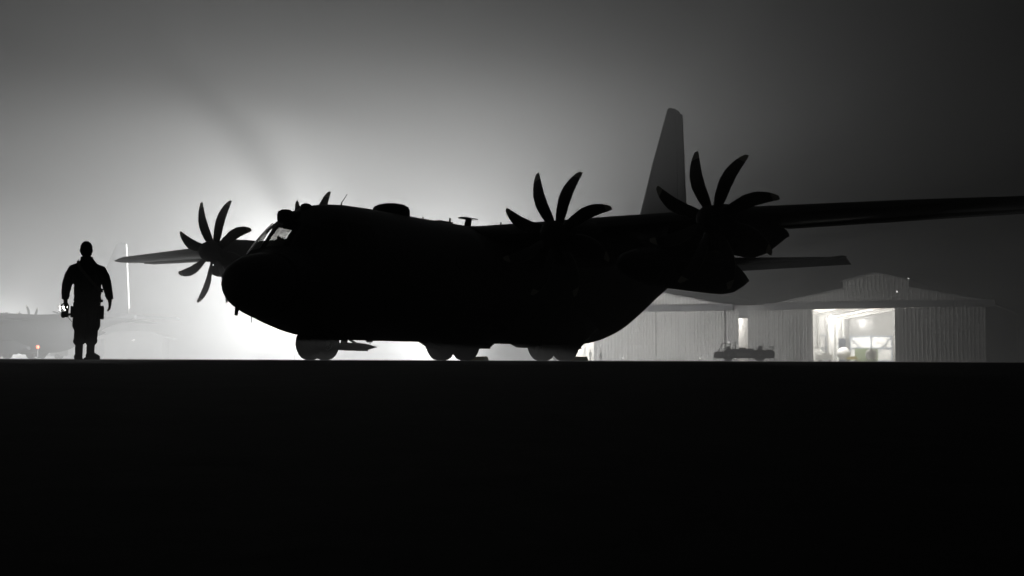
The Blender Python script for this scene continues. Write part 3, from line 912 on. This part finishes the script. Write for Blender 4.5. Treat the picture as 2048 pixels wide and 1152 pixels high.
# small wall lamps on the right hangar's gable
for u, z, y, lab in ((3.35, 11.2, -.36, 'small bright lamp in the middle of the right hangar gable'), (8.0 - 2.85, 13.25, -.40, 'small bright lamp at the corner of the raised gable top')):
    x_, y_ = loc_to_world(B0, u, y)
    o = empty('wall_lamp', (x_, y_, z), RZ, lab, 'lamp', 'gable lamps')
    MB().box(-.14, .14, 0, .16, -.05, .22).build('housing', M['steel'], o)
    MB().box(-.11, .11, -.02, 0, -.03, .16).build('lens', M['smalllamp'], o)

# things inside the right hangar
def inside(u, d):
    x_, y_ = loc_to_world(B0, u, d)
    return (x_, y_, .021)
o = empty('sliding_gate', inside(-13.5, 52), RZ, 'blue grey braced sliding gate at the far end of the bright hangar', 'gate')
g = MB().box(-1.0, 7.5, 0, .12, 0, .2).box(-1.0, 7.5, 0, .12, 2.6, 2.8).box(-1.0, 7.5, 0, .12, 5.0, 5.2)
for x in (-1.0, 3.2, 7.3): g.box(x, x + .2, 0, .12, .2, 5.0)
for x0, z0, x1, z1 in ((-.8, 5, 3.2, .2), (3.4, .2, 7.3, 5)):
    g.tube((x0, .06, z0), (x1, .06, z1), .09, n=6)
g.build('gate_frame', M['bluegrey'], o)
MB().box(-.8, 7.3, .2, .25, .1, 5.1).build('gate_sheet', M['white_steel'], o)
o = empty('sliding_gate', inside(-16.0, 34), RZ + R(90), 'smaller braced gate on the left side wall inside the bright hangar', 'gate')
g = MB().box(-3, 3, 0, .12, 0, .2).box(-3, 3, 0, .12, 2.4, 2.6).box(-3, 3, 0, .12, 4.9, 5.1)
for x in (-3, 2.8): g.box(x, x + .2, 0, .12, .2, 4.9)
g.tube((-2.9, .06, 2.5), (2.9, .06, .2), .09, n=6)
g.build('gate_frame', M['bluegrey'], o)
MB().box(-2.8, 2.8, .2, .25, .1, 5).build('gate_sheet', M['white_steel'], o)
o = empty('curtain_door', inside(-14.6, 45), RZ, 'tall dark blue doorway curtain beside the white column inside the hangar', 'curtain')
cv = []
for k in range(15):
    x = -.7 + 1.4 * k / 14
    cv.append((x, .06 * math.sin(k * 1.9), 0)); cv.append((x, .06 * math.sin(k * 1.9), 4.6))
mesh('curtain', cv, [(2 * k, 2 * k + 2, 2 * k + 3, 2 * k + 1) for k in range(14)], M['navy'], o, True)
MB().tube((-.85, 0, 4.7), (.85, 0, 4.7), .05, n=8).build('rod', M['steel'], o)
o = empty('storage_container', inside(-5.8, 22), RZ, 'olive green double door cabinet at the right edge of the hangar opening', 'cabinet')
MB().box(-1.9, 1.9, 0, 1.6, 0, 2.3).build('body', M['green'], o)
for x in (-1.85, .03): 
    dr = MB().box(x, x + 1.82, -.05, -.002, .1, 2.2).build('door', M['green'], o)
    MB().box(x + .8, x + .88, -.09, -.05, 1.0, 1.4).build('handle', M['steel'], dr)
def tank_cart(u, d, r, lab):
    o = empty('round_tank', inside(u, d), RZ, lab, 'tank', 'white tanks on the hangar floor')
    MB().sphere((0, 0, r + .25), r * 1.1, r, r, 18, 12).build('vessel', M['white_steel'], o, True)
    for x in (-.6, .6):
        for y in (-.4, .4):
            MB().tube((x * r, y * r, 0), (x * r * .8, y * r * .8, r * .5), .06, n=8).build('leg', M['steel'], o)
    MB().tube((0, 0, 2 * r + .2), (0, 0, 2 * r + .45), .12, n=10).build('cap', M['steel'], o)
tank_cart(-9.3, 20, 1.15, 'larger white round tank in the middle of the hangar opening')
tank_cart(-3.2, 13, .95, 'white round tank in front of the green cabinet')
def trolley(u, d, m, lab, h=1.2, wd=2.0):
    o = empty('equipment_cart', inside(u, d), RZ, lab, 'cart', 'carts on the hangar floor')
    MB().box(-wd / 2, wd / 2, -.5, .5, .3, h * .8).box(-wd * .3, wd * .35, -.4, .4, h * .8, h).build('cabinet', m, o)
    for x in (-wd * .35, wd * .35):
        for y in (-.4, .4):
            MB().lathe([(-.06, .02), (-.06, .16), (.06, .16), (.06, .02)], 'y', (x, y, .16), 14).build('wheel', M['rubber'], o, True)
    MB().tube((wd / 2, 0, .5), (wd / 2 + .7, 0, .9), .03, n=6).build('handle', M['steel'], o)
trolley(-12.2, 18, M['white_steel'], 'white equipment cart left of the white tank in the hangar', 1.5, 2.6)
trolley(-15.0, 24, M['white_steel'], 'white equipment cart by the left wall of the bright hangar', 2.2, 2.4)
trolley(-7.2, 17, M['yellow'], 'low yellow cart right of the larger white tank', .9, 1.8)
trolley(-14.0, 9, M['bluegrey'], 'blue grey tool cart just inside the left edge of the hangar opening', 1.9, 1.3)
o = empty('work_platform', inside(-15.6, 20), RZ, 'raised white work platform with rails against the left wall of the hangar', 'platform')
MB().box(-1, 2.2, -1.5, 1.5, 2.5, 2.65).build('deck', M['steel'], o)
for x in (-.9, 2.1):
    for y in (-1.4, 1.4):
        MB().tube((x, y, 0), (x, y, 3.6), .05, n=8).build('leg', M['white_steel'], o)
MB().tube((-.9, -1.4, 3.6), (2.1, -1.4, 3.6), .04, n=6).tube((-.9, -1.4, 3.1), (2.1, -1.4, 3.1), .04, n=6).build('rail', M['white_steel'], o)

# ------------------------------------------------------------------ tow tractor before the hangars
tx, ty = (1487 - 1024) / FPX * 165, 165
o = empty('tow_tractor', (tx, ty, 0), R(-10), 'dark aircraft tow tractor with big wheels parked before the hangar doors', 'tractor')
MB().prism([(-4.0, .38), (4.0, .38), (4.05, 1.3), (3.6, 1.42), (1.6, 1.45), (.8, 1.55), (-1.6, 1.6), (-2.2, 1.35), (-3.9, 1.25)], 'y', -1.2, 1.2).build('body', M['paint_dark'], o)
MB().box(-.9, .9, -1.22, -1.205, .65, 1.15).build('side_panel', M['steel'], o)
MB().box(3.0, 3.8, -1.0, 1.0, 1.40, 1.55).build('rear_deck', M['paint_dark'], o)
cab = MB()
for x0, z0, x1, z1 in ((-3.3, 1.25, -2.95, 2.3), (-1.7, 1.5, -1.75, 2.35)):
    for y in (-1.05, 1.05): cab.tube((x0, y, z0), (x1, y, z1), .05, n=6)
cab.tube((-2.95, -1.05, 2.3), (-2.95, 1.05, 2.3), .05, n=6).tube((-1.75, -1.05, 2.35), (-1.75, 1.05, 2.35), .05, n=6)
cb = cab.build('cab_frame', M['steel'], o)
MB().box(-3.02, -1.68, -1.1, 1.1, 2.35, 2.42).build('cab_roof', M['paint_dark'], cb)
MB().prism([(-3.26, 1.3), (-3.22, 1.3), (-2.94, 2.28), (-2.98, 2.28)], 'y', -1.0, 1.0).build('windscreen', M['winglass'], cb)
MB().box(-2.3, -1.8, -.5, .5, 1.5, 2.0).build('seat', M['cabin'], o)
MB().tube((-1.1, -.7, 1.5), (-1.1, -.7, 2.5), .07, n=10).tube((-1.1, -.7, 2.5), (-.95, -.7, 2.62), .07, n=10).build('exhaust_stack', M['steel'], o)
MB().box(-.6, .35, -.9, .9, 1.55, 1.82).box(.5, 1.3, -.8, .6, 1.5, 1.72).build('engine_cover', M['steel'], o)
MB().tube((2.2, -.9, 1.75), (2.2, .9, 1.75), .32, n=16).build('cable_drum', M['paint_dark'], o, True)
for y in (-1.0, 1.0):
    MB().tube((3.9, y, 1.3), (3.9, y, 2.0), .035, n=8).tube((3.9, y, 2.0), (3.0, y, 2.0), .035, n=8).build('handrail', M['steel'], o)
MB().tube((-2.0, 0, 2.42), (-2.0, 0, 2.6), .1, .08, 10).build('roof_beacon', M['smalllamp'], o)
for x in (-2.0, 2.15):
    for y in (-1.15, 1.15):
        a, b = wheel_mb(.82, .5, .34)
        wh = a.build('wheel', M['rubber'], o, True)
        wh.location = (x, y, .815)
        b.build('rim', M['steel'], wh, True)
for y in (-.8, .8):
    MB().tube((-3.95, y, 1.0), (-4.02, y, 1.0), .1, n=12).build('headlight', M['metal'], o)

# ------------------------------------------------------------------ distant people by the left hangar's opening
def bystander(px, Y, rz, label):
    r = copy_tree(person)
    r.location = ((px - 1024) / FPX * Y, Y, 0)
    r.rotation_euler = (0, 0, rz)
    return tag(r, label, 'person', 'people at the open hangar')
bystander(1181, 200, R(120), 'small figure beyond the rear wheels before the bright hangar gap, nearer the wheels')
bystander(1202, 205, R(60), 'small figure standing at the edge of the ribbed hangar door')

# ------------------------------------------------------------------ poles and small markers
px_, Y_ = 2036, 120
o = empty('marker_pole', ((px_ - 1024) / FPX * Y_, Y_, 0), 0, 'thin white pole standing alone at the far right', 'pole')
MB().tube((0, 0, .05), (0, 0, 3.45), .06, .05, 10).build('pole', M['white_steel'], o, True)
MB().tube((0, 0, 0), (0, 0, .06), .18, .16, 12).build('base', M['steel'], o)
for px_, Y_, lab in ((1246, 150, 'small white edge marker on the ground before the ribbed door, left one'), (1400, 150, 'small white edge marker on the ground before the hangars, near the tractor')):
    o = empty('edge_marker', ((px_ - 1024) / FPX * Y_, Y_, 0), 0, lab, 'marker', 'edge markers')
    MB().tube((0, 0, 0), (0, 0, .3), .05, .05, 10).build('stem', M['white_steel'], o)
    MB().sphere((0, 0, .36), .08).build('lens', M['smalllamp'], o, True)

# ------------------------------------------------------------------ shed in the fog at left
sx, sy = (268 - 1024) / FPX * 200, 200
o = empty('maintenance_shed', (sx, sy, 0), R(8), 'low shed with shallow pitched roof almost lost in the fog', 'shed')
MB().box(-4.6, 4.6, 0, 8, 0, 3.3).build('wall', M['roofing'], o)
MB().prism([(-6.0, 3.3), (6.0, 3.3), (2.8, 4.35), (2.6, 4.5), (-2.6, 4.5), (-2.8, 4.35)], 'y', -.6, 8.6).build('roof', M['roofing'], o)
for x in (-3.6, -1.4, 1.0, 3.2):
    d = MB().box(x, x + 1.2, -.06, -.005, .1, 2.4).build('door', M['cladding_trim'], o)
MB().box(-.1, .1, -.1, -.01, 3.0, 3.2).build('door_lamp', M['smalllamp'], o)

# ------------------------------------------------------------------ floodlight carts (the lamps that make the glow)
def light_cart(px, Y, height, lamps, label, ring=False, heads=3, width=.85, size=.15, lift=.62, bars=(), rz=0.0):
    """lamps: (power, aim or None for all round, cone)"""
    X = (px - 1024) / FPX * Y
    o = empty('light_cart', (X, Y, 0), rz, label, 'floodlight', 'floodlight carts')
    MB().box(-1.4, .4, -.5, .5, .35, 1.25).box(-1.2, .2, -.42, .42, 1.25, 1.4).build('generator_box', M['steel'], o)
    for s in (-1, 1):
        a, b = wheel_mb(.3, .18, .14)
        wh = a.build('wheel', M['rubber'], o, True)
        wh.location = (-.5, s * .62, .3)
        b.build('rim', M['steel'], wh, True)
    MB().tube((-1.4, 0, .5), (-2.4, 0, .35), .05, n=8).tube((-2.4, 0, .35), (-2.4, 0, 0), .04, n=8).build('tow_bar', M['steel'], o)
    mst = MB().tube((0, 0, 1.3), (0, 0, height - .3), .07, .05, 10)
    if not ring:
        mst.box(-width, width, -.04, .04, height - .32, height - .26)
    mst.build('mast', M['steel'], o)
    if ring:
        for k in range(6):                  # six heads round the mast top
            hm_ = Matrix.Rotation(PI / 3 * k, 4, 'Z')
            hd = MB().box(-.18, .18, -.62, -.46, height - .22, height + .08, M=hm_).box(-.02, .02, -.46, 0, height - .30, height - .26, M=hm_).build('lamp_head', M['steel'], o)
            MB().box(-.15, .15, -.645, -.622, height - .19, height + .05, M=hm_).build('lens', M['lamp'], hd)
    else:
        wd = 2 * width / heads
        for k in range(heads):
            x = -width + wd * (k + .5)
            hd = MB().box(x - wd * .47, x + wd * .47, -.02, .16, height - .25, height + .30).build('lamp_head', M['steel'], o)
            MB().box(x - wd * .43, x + wd * .43, -.035, -.022, height - .22, height + .27).build('lens', M['lamp'], hd)
    for dx, dz, br in bars:                 # bars added to throw dark streaks into the haze
        zl = height + lift
        MB().tube((dx * .6, -.9, zl + dz * .6), (dx * .6, .9, zl + dz * .6), br, n=8).tube((dx * .6, 0, zl + dz * .6), (dx * .6, 0, zl - .9), .012, n=6).build('streak_bar', M['steel'], o)
    for power, aim, cone, *zz in lamps:
        ld = bpy.data.lights.new('flood_light', 'SPOT' if aim else 'POINT')
        ld.energy = power
        ld.color = (1.0, 0.995, 0.985)
        ld.shadow_soft_size = size
        if aim:
            ld.spot_size = R(cone)
            ld.spot_blend = 1.0
        lo = bpy.data.objects.new('flood_light', ld)
        COL.objects.link(lo)
        lo.parent = o
        lo.location = (0, 0 if ring else -.8, height + (lift if ring else 0)) if not zz else (0, -.95, zz[0])
        if aim:
            lo.rotation_euler = (Matrix.Rotation(-rz, 3, 'Z') @ Vector(aim)).to_track_quat('-Z', 'Y').to_euler()
    return o
light_cart(654, 92, 4.85, [(NOSE_W[0], (-.7, .7, .1), 180), (NOSE_W[1], (-.7, -.7, .1), 180), (NOSE_W[2], (-.15, -1, 0), 56, 1.75)],
           'tall floodlight cart hidden behind the cockpit of the big aircraft, source of the glow', ring=True, bars=((-.5, .866, .028), (.976, .218, .05)), size=.06)
light_cart(922, 92, 1.75, [(BELLY_W[0], (0, .02, 1), 180), (BELLY_W[1], (-.12, -1, -.01), 66, 1.4), (BELLY_W[2], (-1, -.12, -.02), 80, 1.1)],
           'low floodlight cart hidden behind the far main wheels of the big aircraft', ring=True, lift=.30)
light_cart(1104, 186, 3.2, [(HANGAR_W[0], (.42, .91, .1), 165), (HANGAR_W[1], None, 0)],
           'floodlight cart behind the near main wheels of the big aircraft, turned towards the hangars', rz=PI)
light_cart(128, 150, 6.15, [], "bright white floodlight head seen just behind the standing person's hand", width=.6)

light_cart(14, 165, 2.3, [(SECOND_W, None, 0)], 'floodlight cart standing behind the hazy far aircraft at the left edge', ring=True)

# red warning light low against the far aircraft
X, Y = (77 - 1024) / FPX * 100, 100
o = empty('warning_light', (X, Y, 0), 0, 'glowing red warning light on a short stand low against the hazy aircraft', 'light')
MB().tube((0, 0, 0), (0, 0, .85), .05, .04, 10).tube((0, 0, 0), (0, 0, .05), .3, .28, 14).build('stand', M['paint_dark'], o)
MB().sphere((0, 0, .95), .13).build('lens', M['redlamp'], o, True)
MB().tube((-.12, 0, 1.08), (.12, 0, 1.08), .02, n=6).build('guard', M['steel'], o)

# ------------------------------------------------------------------ haze
hv = MB().box(-260, 260, -20, 400, -4.0, HAZE_TOP)
hz = hv.build('haze', M['steel'])
hm = bpy.data.materials.new('night_haze')
hm.use_nodes = True
nt = hm.node_tree
nt.nodes.remove(nt.nodes["Principled BSDF"])
pv = nt.nodes.new("ShaderNodeVolumePrincipled")
pv.inputs["Color"].default_value = (0.96, 0.97, 0.97, 1)
pv.inputs["Density"].default_value = HAZE_DENSITY
pv.inputs["Anisotropy"].default_value = HAZE_ANISO
nt.links.new(pv.outputs[0], nt.nodes["Material Output"].inputs["Volume"])
hz.data.materials.clear()
hz.data.materials.append(hm)
tag(hz, 'pale night fog filling the airfield', None, kind='stuff')
